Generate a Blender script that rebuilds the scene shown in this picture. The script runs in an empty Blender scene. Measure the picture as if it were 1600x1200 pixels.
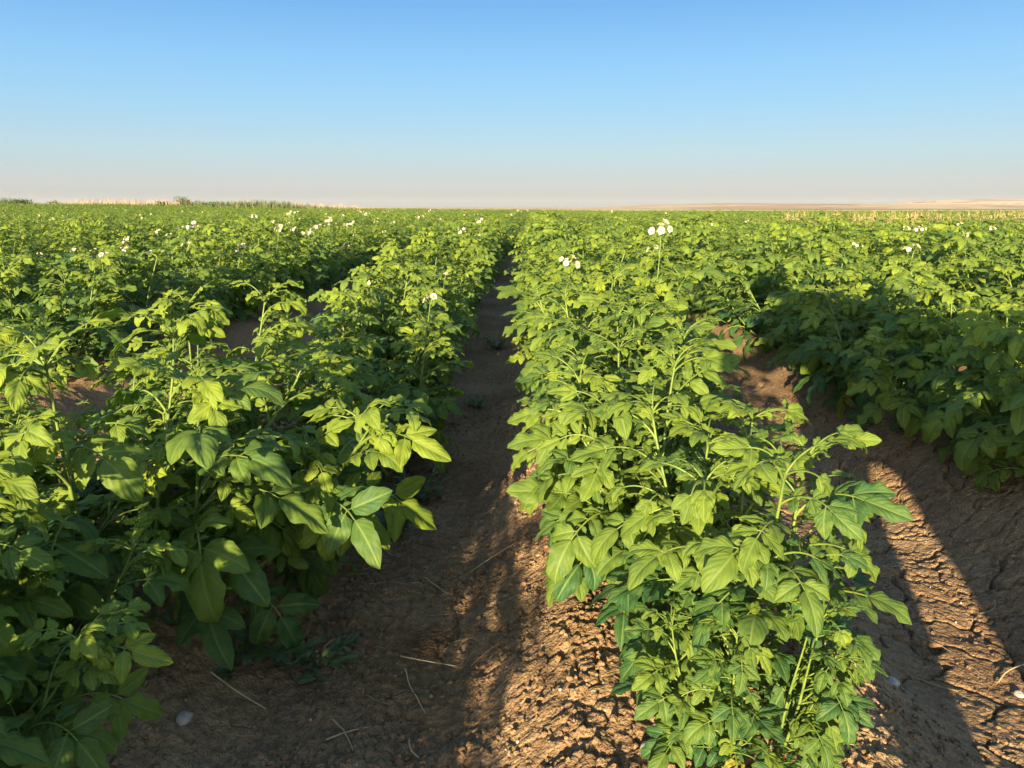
import bpy, math, random
import numpy as np
from mathutils import Vector, Matrix

# ------------------------------------------------------------------ camera, sky, sun
scene = bpy.context.scene
COL = scene.collection
EL = math.radians(10.66)            # height of the sun
AZ = math.radians(15.02)            # shadows run this far to the right of the rows (+Y)
PITCH = math.atan(275 / 1190.0)
YAW = math.radians(1.2)

cam = bpy.data.cameras.new('camera')
cam_o = bpy.data.objects.new('camera', cam)
COL.objects.link(cam_o)
cam_o.location = (0, 0, 1.0)
cam_o.rotation_euler = (math.pi / 2 - PITCH, 0, YAW)
cam.sensor_width = 36
cam.lens = 36 * 1190 / 1600.0
cam.clip_start = 0.01
cam.clip_end = 20000
scene.camera = cam_o

w = bpy.data.worlds.new('World')
scene.world = w
w.use_nodes = True
nt = w.node_tree
nt.nodes.clear()
out = nt.nodes.new('ShaderNodeOutputWorld')
bg = nt.nodes.new('ShaderNodeBackground')
sky = nt.nodes.new('ShaderNodeTexSky')
sky.sky_type = 'NISHITA'
sky.sun_disc = False
sky.sun_elevation = EL
sky.sun_rotation = math.pi + AZ
sky.altitude = 900
sky.air_density = 1.0
sky.dust_density = 1.2
sky.ozone_density = 1.6
bg.inputs['Strength'].default_value = 0.10
# elevation gradient of the clear evening sky (dusty grey-pink horizon to blue), a little of the physical sky mixed in
EXPO = 1.85
BGS = 0.10
def srgb(c):
    return [((v / 255 + 0.055) / 1.055) ** 2.4 if v > 10 else v / 255 / 12.92 for v in c]
tcw = nt.nodes.new('ShaderNodeTexCoord')
sepw = nt.nodes.new('ShaderNodeSeparateXYZ')
rampw = nt.nodes.new('ShaderNodeValToRGB')
nt.links.new(tcw.outputs['Generated'], sepw.inputs[0])
nt.links.new(sepw.outputs[2], rampw.inputs[0])
stops = [(0.0, (164, 166, 170)), (0.028, (188, 194, 197)), (0.066, (179, 207, 220)), (0.115, (156, 206, 237)),
         (0.170, (136, 197, 244)), (0.232, (110, 175, 235)), (0.42, (140, 188, 238)), (1.0, (112, 160, 222))]
cr_ = rampw.color_ramp
while len(cr_.elements) < len(stops): cr_.elements.new(0.5)
for e_, (p_, c_) in zip(cr_.elements, stops):
    e_.position = p_; e_.color = (*srgb(c_), 1)
gain = nt.nodes.new('ShaderNodeVectorMath'); gain.operation = 'SCALE'
gain.inputs['Scale'].default_value = 1.0 / (BGS * 2 ** EXPO)
nt.links.new(rampw.outputs[0], gain.inputs[0])
mxw = nt.nodes.new('ShaderNodeMix'); mxw.data_type = 'RGBA'; mxw.inputs[0].default_value = 0.92
sunv = nt.nodes.new('ShaderNodeVectorMath'); sunv.operation = 'DOT_PRODUCT'      # more of the physical sky round the sun
nt.links.new(tcw.outputs['Generated'], sunv.inputs[0]); sunv.inputs[1].default_value = (-math.sin(AZ) * math.cos(EL), -math.cos(AZ) * math.cos(EL), math.sin(EL))
glow = nt.nodes.new('ShaderNodeMapRange'); glow.interpolation_type = 'SMOOTHSTEP'
for k_, v_ in (('From Min', -0.2), ('From Max', 0.8), ('To Min', 0.94), ('To Max', 0.1)): glow.inputs[k_].default_value = v_
nt.links.new(sunv.outputs['Value'], glow.inputs['Value']); nt.links.new(glow.outputs[0], mxw.inputs[0])
nt.links.new(sky.outputs[0], mxw.inputs[6]); nt.links.new(gain.outputs[0], mxw.inputs[7])
nt.links.new(mxw.outputs[2], bg.inputs['Color'])
nt.links.new(bg.outputs[0], out.inputs['Surface'])

sl = bpy.data.lights.new('sun', 'SUN')
sl.energy = 5.0
sl.angle = math.radians(0.5)
sl.color = (1.0, 0.81, 0.50)
so = bpy.data.objects.new('sun', sl)
COL.objects.link(so)
to_sun = Vector((-math.sin(AZ) * math.cos(EL), -math.cos(AZ) * math.cos(EL), math.sin(EL)))
so.rotation_euler = to_sun.to_track_quat('Z', 'Y').to_euler()
so.location = (-5, -18, 8)

scene.view_settings.view_transform = 'Standard'
scene.view_settings.look = 'None'
scene.view_settings.gamma = 1.0
scene.view_settings.exposure = EXPO
scene.cycles.max_bounces = 6
scene.cycles.diffuse_bounces = 3
scene.cycles.transmission_bounces = 3
scene.cycles.transparent_max_bounces = 4
scene.cycles.volume_bounces = 0
scene.cycles.use_denoising = True

# ------------------------------------------------------------------ helpers
def tag(o, label=None, cat=None, group=None, kind=None):
    if label: o['label'] = label
    if cat: o['category'] = cat
    if group: o['group'] = group
    if kind: o['kind'] = kind
    return o

def empty(name, loc, rz=0.0, sc=1.0):
    o = bpy.data.objects.new(name, None)
    o.empty_display_size = 0.1
    o.location = loc
    o.rotation_euler = (0, 0, rz)
    o.scale = (sc, sc, sc)
    COL.objects.link(o)
    return o

def link(name, me, parent=None, col=None):
    o = bpy.data.objects.new(name, me)
    (col or COL).objects.link(o)
    if parent: o.parent = parent
    return o

class MB:
    """collects numpy patches: verts, quads, per-vertex (u, v, random) data and a material slot"""
    def __init__(self):
        self.V = []; self.F = []; self.A = []; self.M = []; self.n = 0
    def add(self, V, F, A=None, m=0):
        V = np.asarray(V, float)
        self.V.append(V); self.F.append(np.asarray(F, int) + self.n)
        if A is None: A = np.zeros((len(V), 3))
        self.A.append(A); self.M.append(np.full(len(F), m, int)); self.n += len(V)
    def mesh(self, name, mats, smooth=True):
        V = np.concatenate(self.V); F = np.concatenate(self.F); A = np.concatenate(self.A)
        M = np.concatenate(self.M)
        me = bpy.data.meshes.new(name)
        me.vertices.add(len(V)); me.vertices.foreach_set('co', V.astype(np.float32).ravel())
        me.loops.add(F.size); me.loops.foreach_set('vertex_index', F.astype(np.int32).ravel())
        me.polygons.add(len(F))
        me.polygons.foreach_set('loop_start', np.arange(0, F.size, F.shape[1], dtype=np.int32))
        me.polygons.foreach_set('loop_total', np.full(len(F), F.shape[1], np.int32))
        for m in (mats if isinstance(mats, (list, tuple)) else [mats]): me.materials.append(m)
        me.polygons.foreach_set('material_index', M.astype(np.int32))
        me.polygons.foreach_set('use_smooth', np.full(len(F), smooth, bool))
        at = me.attributes.new('luv', 'FLOAT_VECTOR', 'POINT')
        at.data.foreach_set('vector', A.astype(np.float32).ravel())
        me.update(calc_edges=True)
        return me

_g = {}
def grid_faces(nu, nv):
    if (nu, nv) not in _g:
        i, j = np.meshgrid(np.arange(nu), np.arange(nv), indexing='ij')
        a = (i * (nv + 1) + j).ravel()
        _g[(nu, nv)] = np.stack([a, a + 1, a + nv + 2, a + nv + 1], 1)
    return _g[(nu, nv)]

def unit(v):
    v = np.asarray(v, float)
    return v / (np.linalg.norm(v) + 1e-12)

def frame(t, up=(0, 0, 1)):
    t = unit(t); s = np.cross(t, up)
    if np.linalg.norm(s) < 1e-3: s = np.array([1.0, 0, 0])
    s = unit(s); n = np.cross(s, t)
    return s, t, n

def tube(mb, P, R, k=6, m=0, A=None):
    P = np.asarray(P, float); R = np.asarray(R, float)
    T = np.gradient(P, axis=0)
    n = len(P); V = np.zeros((n, k + 1, 3))
    ang = np.linspace(0, 2 * math.pi, k + 1)
    up = np.array([0.31, 0.17, 0.93])
    for i in range(n):
        s, t, nn = frame(T[i], up)
        V[i] = P[i] + R[i] * (np.cos(ang)[:, None] * s + np.sin(ang)[:, None] * nn)
    at = np.zeros((n * (k + 1), 3))
    at[:, 0] = np.repeat(np.linspace(0, 1, n), k + 1)
    if A is not None: at[:, 2] = A
    mb.add(V.reshape(-1, 3), grid_faces(n - 1, k), at, m)

# ------------------------------------------------------------------ noise for terrain
def vnoise(x, y, seed):
    xi = np.floor(x).astype(np.int64); yi = np.floor(y).astype(np.int64)
    fx = x - xi; fy = y - yi
    fx = fx * fx * fx * (fx * (fx * 6 - 15) + 10); fy = fy * fy * fy * (fy * (fy * 6 - 15) + 10)
    def h(a, b):
        n = (a * 374761393 + b * 668265263 + seed * 974634777) & 0xffffffff
        n = ((n ^ (n >> 13)) * 1274126177) & 0xffffffff
        return ((n ^ (n >> 16)) & 0xffff) / 65535.0 * 2 - 1
    a = h(xi, yi); b = h(xi + 1, yi); c = h(xi, yi + 1); d = h(xi + 1, yi + 1)
    return (a * (1 - fx) + b * fx) * (1 - fy) + (c * (1 - fx) + d * fx) * fy

def fbm(x, y, seed, o=4, g=0.5):
    r = 0; am = 1
    for k in range(o):
        r = r + am * vnoise(x * 2 ** k + 17 * k, y * 2 ** k - 9 * k, seed + k); am *= g
    return r

def voronoi(x, y, seed):
    """distance to nearest point, distance to the cell border (approx), cell random"""
    xi = np.floor(x).astype(np.int64); yi = np.floor(y).astype(np.int64)
    d1 = np.full(x.shape, 9.0); d2 = np.full(x.shape, 9.0); cr = np.zeros(x.shape)
    for dx in (-1, 0, 1):
        for dy in (-1, 0, 1):
            a = xi + dx; b = yi + dy
            n = (a * 374761393 + b * 668265263 + seed * 974634777) & 0xffffffff
            n = ((n ^ (n >> 13)) * 1274126177) & 0xffffffff
            n = n ^ (n >> 16)
            rx = (n & 0xffff) / 65535.0; ry = ((n >> 8) & 0xffff) / 65535.0
            d = np.hypot(a + 0.1 + 0.8 * rx - x, b + 0.1 + 0.8 * ry - y)
            c = ((n >> 4) & 0xfff) / 4095.0
            nearer = d < d1
            d2 = np.where(nearer, d1, np.minimum(d2, d))
            cr = np.where(nearer, c, cr)
            d1 = np.where(nearer, d, d1)
    return d1, d2 - d1, cr

def sstep(a, b, x):
    t = np.clip((x - a) / (b - a), 0, 1)
    return t * t * (3 - 2 * t)

SP = 1.36          # distance between ridges
RX = 0.35          # x of the ridge just right of the central furrow
END = 135.0        # the crop ends here

def base_z(x, y):
    """gentle lie of the land"""
    rise = 0.62 * sstep(6, 48, -x) * sstep(22, 78, y) * (1 - 0.8 * sstep(86, 150, y))
    far = -0.36 * sstep(40, 130, y) * sstep(-10, 20, x)
    return rise + far

def ridge_z(x, y):
    wob = 0.035 * np.sin(y * 0.9 + x * 0.4) * np.exp(-(y / 14.0) ** 2) + 0.02 * np.sin(y * 2.3 + 1)
    ph = (x - RX + wob) / SP
    c = 0.5 + 0.5 * np.cos(2 * math.pi * ph)
    h = 0.18 * sstep(0.04, 0.86, c)
    fade = 1 - sstep(END, END + 6, y)
    return h * fade

def ground_coarse(x, y):
    return base_z(np.asarray(x, float), np.asarray(y, float)) + ridge_z(np.asarray(x, float), np.asarray(y, float))

def ground_fine(x, y):
    z = ground_coarse(x, y)
    near = (1 - sstep(5.5, 9.0, y)) * (1 - sstep(3.2, 5.0, np.abs(x - 0.3)))
    wx = x + 0.012 * vnoise(x * 22, y * 22, 3); wy = y + 0.012 * vnoise(x * 22, y * 22, 4)
    smooth = sstep(0.62, 0.9, x + 0.08 * vnoise(x * 3, y * 3, 8)) * (1 - sstep(1.75, 2.1, x))
    smooth = np.clip(smooth + 0.35 * sstep(0.2, 0.8, fbm(x * 2.2, y * 2.2, 60, 2)), 0, 1)
    # crumbs of several sizes
    z = z + near * 0.012 * fbm(x * 3.1, y * 3.1, 11, 3)
    rough = 1 - 0.8 * smooth
    lump = sstep(-0.5, 0.7, fbm(x * 5, y * 5, 21, 2))
    for s, amp, sd in ((12, 0.013, 31), (29, 0.0075, 32), (64, 0.0065, 33), (130, 0.0050, 34)):
        d1, e, c = voronoi(wx * s, wy * s, sd)
        dome = np.sqrt(np.clip(1 - (d1 / 0.75) ** 2, 0, 1)) * (0.25 + 0.75 * c)
        z = z + near * rough * amp * (dome - 0.35) * (0.65 + 0.35 * lump)
        if s == 29: z = z - near * rough * 0.009 * (1 - sstep(0.0, 0.14, e)) * sstep(-0.1, 0.6, fbm(x * 7, y * 7, 23, 2))
    z = z + near * (0.35 + 0.65 * rough) * 0.0035 * fbm(x * 60, y * 60, 41, 2)
    # drying cracks on the smooth mud
    ax = x + 0.045 * fbm(x * 9, y * 9, 51, 3); ay = y + 0.045 * fbm(x * 9, y * 9, 52, 3)
    d1, e, c = voronoi(ax * 6.2, ay * 6.2, 71)
    width = 0.03 + 0.05 * np.abs(vnoise(x * 4, y * 4, 77))
    z = z - near * (0.12 + 0.88 * smooth) * 0.031 * (1 - sstep(0.0, width, e))
    z = z + near * smooth * 0.006 * (c - 0.5)
    d1, e, c = voronoi(ax * 15, ay * 15, 72)
    z = z - near * smooth * 0.008 * (1 - sstep(0.0, 0.09, e)) * sstep(0.1, 0.5, vnoise(x * 3.3, y * 3.3, 78) + 0.35)
    return z

# ------------------------------------------------------------------ materials
def new_mat(name):
    m = bpy.data.materials.new(name); m.use_nodes = True
    nt = m.node_tree; nt.nodes.clear()
    o = nt.nodes.new('ShaderNodeOutputMaterial')
    return m, nt, o

class N:
    def __init__(s, nt): s.nt = nt
    def node(s, typ, **kw):
        n = s.nt.nodes.new(typ)
        for k, v in kw.items(): setattr(n, k, v)
        return n
    def lk(s, a, b): s.nt.links.new(a, b)
    def val(s, n, k, v):
        if hasattr(v, 'is_linked') or isinstance(v, bpy.types.NodeSocket): s.lk(v, n.inputs[k])
        else: n.inputs[k].default_value = v
    def math(s, op, a, b=0.0, c=0.0, clamp=False):
        n = s.node('ShaderNodeMath', operation=op); n.use_clamp = clamp
        s.val(n, 0, a); s.val(n, 1, b)
        if op in ('MULTIPLY_ADD', 'SMOOTH_MIN', 'COMPARE'): s.val(n, 2, c)
        return n.outputs[0]
    def mapr(s, v, a, b, c=0.0, d=1.0, sm=True):
        n = s.node('ShaderNodeMapRange'); n.interpolation_type = 'SMOOTHSTEP' if sm else 'LINEAR'
        s.val(n, 'Value', v)
        for k, q in (('From Min', a), ('From Max', b), ('To Min', c), ('To Max', d)): s.val(n, k, q)
        return n.outputs[0]
    def mix(s, f, a, b, t='MIX'):
        n = s.node('ShaderNodeMix', data_type='RGBA', blend_type=t)
        s.val(n, 0, f)
        for k, q in ((6, a), (7, b)):
            if isinstance(q, bpy.types.NodeSocket): s.lk(q, n.inputs[k])
            else: n.inputs[k].default_value = (*q, 1.0) if len(q) == 3 else q
        return n.outputs[2]
    def noise(s, vec, scale, detail=4.0, rough=0.55, out=0):
        n = s.node('ShaderNodeTexNoise'); s.lk(vec, n.inputs['Vector'])
        n.inputs['Scale'].default_value = scale; n.inputs['Detail'].default_value = detail
        n.inputs['Roughness'].default_value = rough
        return n.outputs[out]
    def bump(s, h, strength, dist):
        n = s.node('ShaderNodeBump'); n.inputs['Strength'].default_value = strength
        n.inputs['Distance'].default_value = dist; s.lk(h, n.inputs['Height'])
        return n.outputs[0]

def leaf_material(name, dark, light, transl, tfac, vein=(0.22, 0.30, 0.09), rough=0.6):
    m, nt, o = new_mat(name); q = N(nt)
    at = q.node('ShaderNodeAttribute', attribute_name='luv')
    sep = q.node('ShaderNodeSeparateXYZ'); q.lk(at.outputs['Vector'], sep.inputs[0])
    u, v, r = sep.outputs
    av = q.math('ABSOLUTE', v)
    oi = q.node('ShaderNodeObjectInfo')
    geo = q.node('ShaderNodeNewGeometry')
    # side veins leave the midrib and bend towards the tip
    a = q.math('SUBTRACT', q.math('MULTIPLY', u, 5.5), q.math('MULTIPLY', q.math('POWER', av, 1.25), 2.3))
    fr = q.math('ABSOLUTE', q.math('SUBTRACT', q.math('FRACT', a), 0.5))
    side = q.mapr(fr, 0.0, 0.085, 1.0, 0.0)
    side = q.math('MULTIPLY', side, q.mapr(av, 0.55, 1.0, 1.0, 0.0))
    mid = q.mapr(av, 0.03, 0.11, 1.0, 0.0)
    veins = q.math('MAXIMUM', q.math('MULTIPLY', side, 0.26), mid)
    tc = q.node('ShaderNodeTexCoord')
    n1 = q.noise(tc.outputs['Object'], 38, 3)
    f = q.math('ADD', q.math('MULTIPLY', r, 0.75), q.math('MULTIPLY', q.math('SUBTRACT', oi.outputs['Random'], 0.5), 0.42))
    f = q.math('ADD', f, q.math('MULTIPLY', q.math('SUBTRACT', n1, 0.5), 0.6), clamp=True)
    col = q.mix(f, dark, light)
    col = q.mix(q.math('MULTIPLY', veins, 0.42), col, vein)
    col = q.mix(q.mapr(r, 1.25, 1.6), col, (0.30, 0.26, 0.05))
    under = tuple(min(1, c * 1.25 + 0.02) for c in dark)
    colb = q.mix(0.55, col, under)
    col = q.mix(geo.outputs['Backfacing'], col, colb)
    quilt = q.math('ADD', q.math('MULTIPLY', q.math('MULTIPLY', q.mapr(fr, 0.0, 0.5), q.mapr(av, 0.0, 0.35)), 1.0),
                   q.math('MULTIPLY', q.noise(tc.outputs['Object'], 140, 3), 0.5))
    bmp = q.bump(quilt, 0.4, 0.0013)
    p = q.node('ShaderNodeBsdfPrincipled')
    q.lk(col, p.inputs['Base Color']); p.inputs['Roughness'].default_value = rough
    p.inputs['Specular IOR Level'].default_value = 0.22
    q.lk(bmp, p.inputs['Normal'])
    t = q.node('ShaderNodeBsdfTranslucent')
    q.lk(q.mix(f, transl, tuple(min(1, c * 1.35) for c in transl)), t.inputs['Color']); q.lk(bmp, t.inputs['Normal'])
    mx = q.node('ShaderNodeMixShader'); mx.inputs[0].default_value = tfac
    q.lk(p.outputs[0], mx.inputs[1]); q.lk(t.outputs[0], mx.inputs[2]); q.lk(mx.outputs[0], o.inputs['Surface'])
    return m

def simple_mat(name, c1, c2, scale=20.0, rough=0.8, bump=0.0, bdist=0.004, spec=0.3, sub=0.0, usernd=False):
    m, nt, o = new_mat(name); q = N(nt)
    tc = q.node('ShaderNodeTexCoord')
    n = q.noise(tc.outputs['Object'], scale, 5, 0.6)
    f = q.mapr(n, 0.3, 0.7)
    if usernd:
        at = q.node('ShaderNodeAttribute', attribute_name='luv')
        sep = q.node('ShaderNodeSeparateXYZ'); q.lk(at.outputs['Vector'], sep.inputs[0])
        f = q.math('ADD', q.math('MULTIPLY', f, 0.4), q.math('MULTIPLY', sep.outputs[2], 0.6))
    p = q.node('ShaderNodeBsdfPrincipled')
    q.lk(q.mix(f, c1, c2), p.inputs['Base Color'])
    p.inputs['Roughness'].default_value = rough
    p.inputs['Specular IOR Level'].default_value = spec
    if bump: q.lk(q.bump(n, bump, bdist), p.inputs['Normal'])
    if sub:
        t = q.node('ShaderNodeBsdfTranslucent'); q.lk(q.mix(f, c1, c2), t.inputs['Color'])
        mx = q.node('ShaderNodeMixShader'); mx.inputs[0].default_value = sub
        q.lk(p.outputs[0], mx.inputs[1]); q.lk(t.outputs[0], mx.inputs[2]); q.lk(mx.outputs[0], o.inputs['Surface'])
    else:
        q.lk(p.outputs[0], o.inputs['Surface'])
    return m

LEAF = leaf_material('potato_leaf', (0.027, 0.080, 0.026), (0.198, 0.250, 0.018), (0.26, 0.36, 0.015), 0.25)
STEM = simple_mat('potato_stem', (0.10, 0.165, 0.032), (0.19, 0.25, 0.045), 30, 0.5, 0.2, 0.001, 0.4, 0.15)
PETAL = simple_mat('petal', (0.50, 0.47, 0.41), (0.62, 0.59, 0.53), 30, 0.6, 0, 0, 0.2, 0.35)
ANTHER = simple_mat('anther', (0.62, 0.40, 0.03), (0.75, 0.5, 0.05), 60, 0.6)
WEED = leaf_material('weed_leaf', (0.085, 0.14, 0.065), (0.15, 0.21, 0.09), (0.12, 0.2, 0.05), 0.2, (0.16, 0.2, 0.12), 0.6)
BUSHLEAF = leaf_material('bush_leaf', (0.045, 0.075, 0.025), (0.10, 0.13, 0.045), (0.15, 0.2, 0.04), 0.2, (0.12, 0.16, 0.07), 0.6)
STRAW = simple_mat('straw', (0.36, 0.27, 0.13), (0.58, 0.47, 0.26), 25, 0.7, 0, 0, 0.3, 0.1, usernd=True)
DRYGRASS = simple_mat('dry_grass', (0.30, 0.22, 0.12), (0.48, 0.33, 0.19), 8, 0.8, 0, 0, 0.2, 0.2, usernd=True)
STONE = simple_mat('stone', (0.27, 0.235, 0.195), (0.44, 0.40, 0.35), 55, 0.85, 0.5, 0.003)
ROOT = simple_mat('root_fibre', (0.11, 0.065, 0.035), (0.22, 0.14, 0.08), 25, 0.85, usernd=True)

def soil_material():
    m, nt, o = new_mat('field_soil'); q = N(nt)
    geo = q.node('ShaderNodeNewGeometry')
    P = geo.outputs['Position']
    sep = q.node('ShaderNodeSeparateXYZ'); q.lk(P, sep.inputs[0])
    big = q.noise(P, 2.2, 4); fine = q.noise(P, 45, 6, 0.65); grit = q.noise(P, 260, 3, 0.7)
    f = q.math('ADD', q.math('MULTIPLY', big, 0.5), q.math('MULTIPLY', fine, 0.5))
    col = q.mix(q.mapr(f, 0.35, 0.68), (0.205, 0.124, 0.066), (0.385, 0.255, 0.140))
    col = q.mix(q.mapr(grit, 0.62, 0.74), col, (0.36, 0.26, 0.17))
    # pale grit specks
    vo = q.node('ShaderNodeTexVoronoi'); vo.feature = 'F1'; q.lk(P, vo.inputs['Vector']); vo.inputs['Scale'].default_value = 42
    speck = q.math('MULTIPLY', q.mapr(vo.outputs['Distance'], 0.08, 0.13, 1, 0), q.math('GREATER_THAN', fine, 0.56))
    col = q.mix(q.math('MULTIPLY', speck, 0.8), col, (0.5, 0.45, 0.38))
    # stubble and grain fields beyond the crop, in broad strips
    y = sep.outputs[1]; x = sep.outputs[0]
    sc = q.node('ShaderNodeMapping'); sc.inputs['Scale'].default_value = (0.0006, 0.0035, 0.001)
    q.lk(P, sc.inputs['Vector'])
    strip = q.noise(sc.outputs[0], 3.0, 2)
    stub = q.mix(q.mapr(strip, 0.42, 0.58), (0.40, 0.27, 0.14), (0.60, 0.46, 0.24))
    stub = q.mix(q.mapr(y, 560, 620), (0.62, 0.48, 0.22), stub)
    stub = q.mix(q.math('MULTIPLY', q.mapr(y, 640, 700), q.math('MULTIPLY', q.mapr(y, 1180, 1280, 1, 0), q.mapr(x, 120, 260))), stub, (0.16, 0.19, 0.06))
    far = q.mapr(y, END + 2, END + 6)
    col = q.mix(far, col, stub)
    vb = q.node('ShaderNodeTexVoronoi'); vb.feature = 'F1'; vb.inputs['Scale'].default_value = 130
    wv = q.node('ShaderNodeVectorMath', operation='MULTIPLY_ADD'); q.lk(q.noise(P, 90, 2, 0.5, 1), wv.inputs[0]); wv.inputs[1].default_value = (0.012,) * 3
    q.lk(P, wv.inputs[2]); q.lk(wv.outputs[0], vb.inputs['Vector'])
    h = q.math('ADD', fine, q.math('MULTIPLY', grit, 0.35))
    h = q.math('SUBTRACT', h, q.math('MULTIPLY', vb.outputs['Distance'], 0.5))
    bn = q.bump(h, 1.0, 0.012)
    p = q.node('ShaderNodeBsdfPrincipled'); q.lk(col, p.inputs['Base Color'])
    p.inputs['Roughness'].default_value = 0.95; p.inputs['Specular IOR Level'].default_value = 0.12
    q.lk(bn, p.inputs['Normal']); q.lk(p.outputs[0], o.inputs['Surface'])
    return m
SOIL = soil_material()
CLOD = simple_mat('soil_crumb', (0.150, 0.088, 0.050), (0.262, 0.168, 0.098), 40, 0.95, 0.8, 0.006, 0.12, usernd=True)

# ------------------------------------------------------------------ ground sheet
def axis(lo, hi, step, outlo, outhi, s2, far_lo, far_hi, n_far):
    a = np.arange(lo, hi, step)
    b1 = np.arange(lo - s2, outlo, -s2)[::-1]
    b2 = np.arange(hi, outhi, s2)
    g1 = -np.geomspace(-outlo + s2, -far_lo, n_far)[::-1]
    g2 = np.geomspace(outhi + s2, far_hi, n_far)
    return np.concatenate([g1, b1, a, b2, g2])
xs = axis(-1.35, 2.35, 0.0045, -24, 24, 0.11, -6000, 6000, 46)
xs = np.sort(np.concatenate([xs[(xs < -3.4) | (xs > -1.352)], np.arange(-3.4, -1.353, 0.018)]))
ya = [np.linspace(-60, -3, 20), np.arange(-2.6, 0.75, 0.05), np.arange(0.75, 3.0, 0.0045)]
y = 3.0; st = 0.006; yy = []
while y < 6500:
    yy.append(y); y += st; st = min(st * 1.021, y * 0.035)
ys = np.concatenate(ya + [np.array(yy)])
X, Y = np.meshgrid(xs, ys, indexing='ij')
Z = ground_fine(X, Y)
Vg = np.stack([X, Y, Z], -1).reshape(-1, 3)
mb = MB(); mb.add(Vg, grid_faces(len(xs) - 1, len(ys) - 1)[:, ::-1])
gr = link('ground', mb.mesh('ground', SOIL)); tag(gr, kind='structure')
del X, Y, Z, Vg, mb
print('ground', len(xs), len(ys))

def gz(x, y):
    return float(ground_coarse(np.array([x]), np.array([y]))[0])
def gzf(x, y):
    return float(ground_fine(np.array([x], float), np.array([y], float))[0])

# ------------------------------------------------------------------ potato plants
def leaflet(L, W, nu, nv, rng, curl, fold, ruffle):
    u = np.linspace(0, 1, nu + 1)[:, None]; v = np.linspace(-1, 1, nv + 1)[None, :]
    w = (u ** 0.45) * (1 - u) ** 0.66 * (1 - 0.25 * u ** 4)
    w = w / 0.585 * (W / 2)
    w = np.maximum(w, W * 0.004)
    w = w * (1 + 0.05 * np.sin(u * 23 + rng.uniform(0, 6)))
    x = v * w + 0 * u; s = u * L + 0 * v
    av = np.abs(v)
    ph = rng.uniform(0, 6.28, 2)
    sgn = np.where(v > 0, 1.0, 0.0)
    wave = np.sin(u * rng.uniform(11, 17) + ph[0] * sgn + ph[1] * (1 - sgn))
    z = fold * np.abs(x) - 0.9 * fold * np.abs(x) * av + ruffle * W * (av ** 2) * wave * np.sin(math.pi * np.clip(u, 0, 1)) ** 0.5
    twist = rng.uniform(-0.5, 0.5)
    z = z + x * twist * u
    th = curl * u ** 1.3 + 0 * v
    ds = L / nu
    cy = np.zeros_like(th); cz = np.zeros_like(th)
    cy[1:] = np.cumsum(np.cos((th[1:] + th[:-1]) / 2), 0) * ds
    cz[1:] = -np.cumsum(np.sin((th[1:] + th[:-1]) / 2), 0) * ds
    yv = cy + z * np.sin(th); zv = cz + z * np.cos(th)
    bend = rng.uniform(-0.18, 0.18)
    xv = x + bend * L * u ** 2
    V = np.stack([xv, yv, zv], -1).reshape(-1, 3)
    A = np.stack([u + 0 * v, v + 0 * u, 0 * u + 0 * v], -1).reshape(-1, 3)
    return V, A

SUNWARD = np.array([-0.15, -0.93, 0.35])     # leaves turn their faces towards the light

def put_leaflet(mb, p, t, n, L, W, rng, lod, rnd, curl, fold, ruffle):
    nu, nv = ((12, 8), (6, 4), (3, 2))[lod]
    V, A = leaflet(L, W, nu, nv, rng, curl, fold, ruffle if lod < 2 else 0)
    t = unit(t); s = unit(np.cross(t, n)); nn = np.cross(s, t)
    M = np.stack([s, t, nn])
    A[:, 2] = rnd
    mb.add(V @ M + p, grid_faces(nu, nv)[:, ::-1] if False else grid_faces(nu, nv), A, 0)

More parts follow.
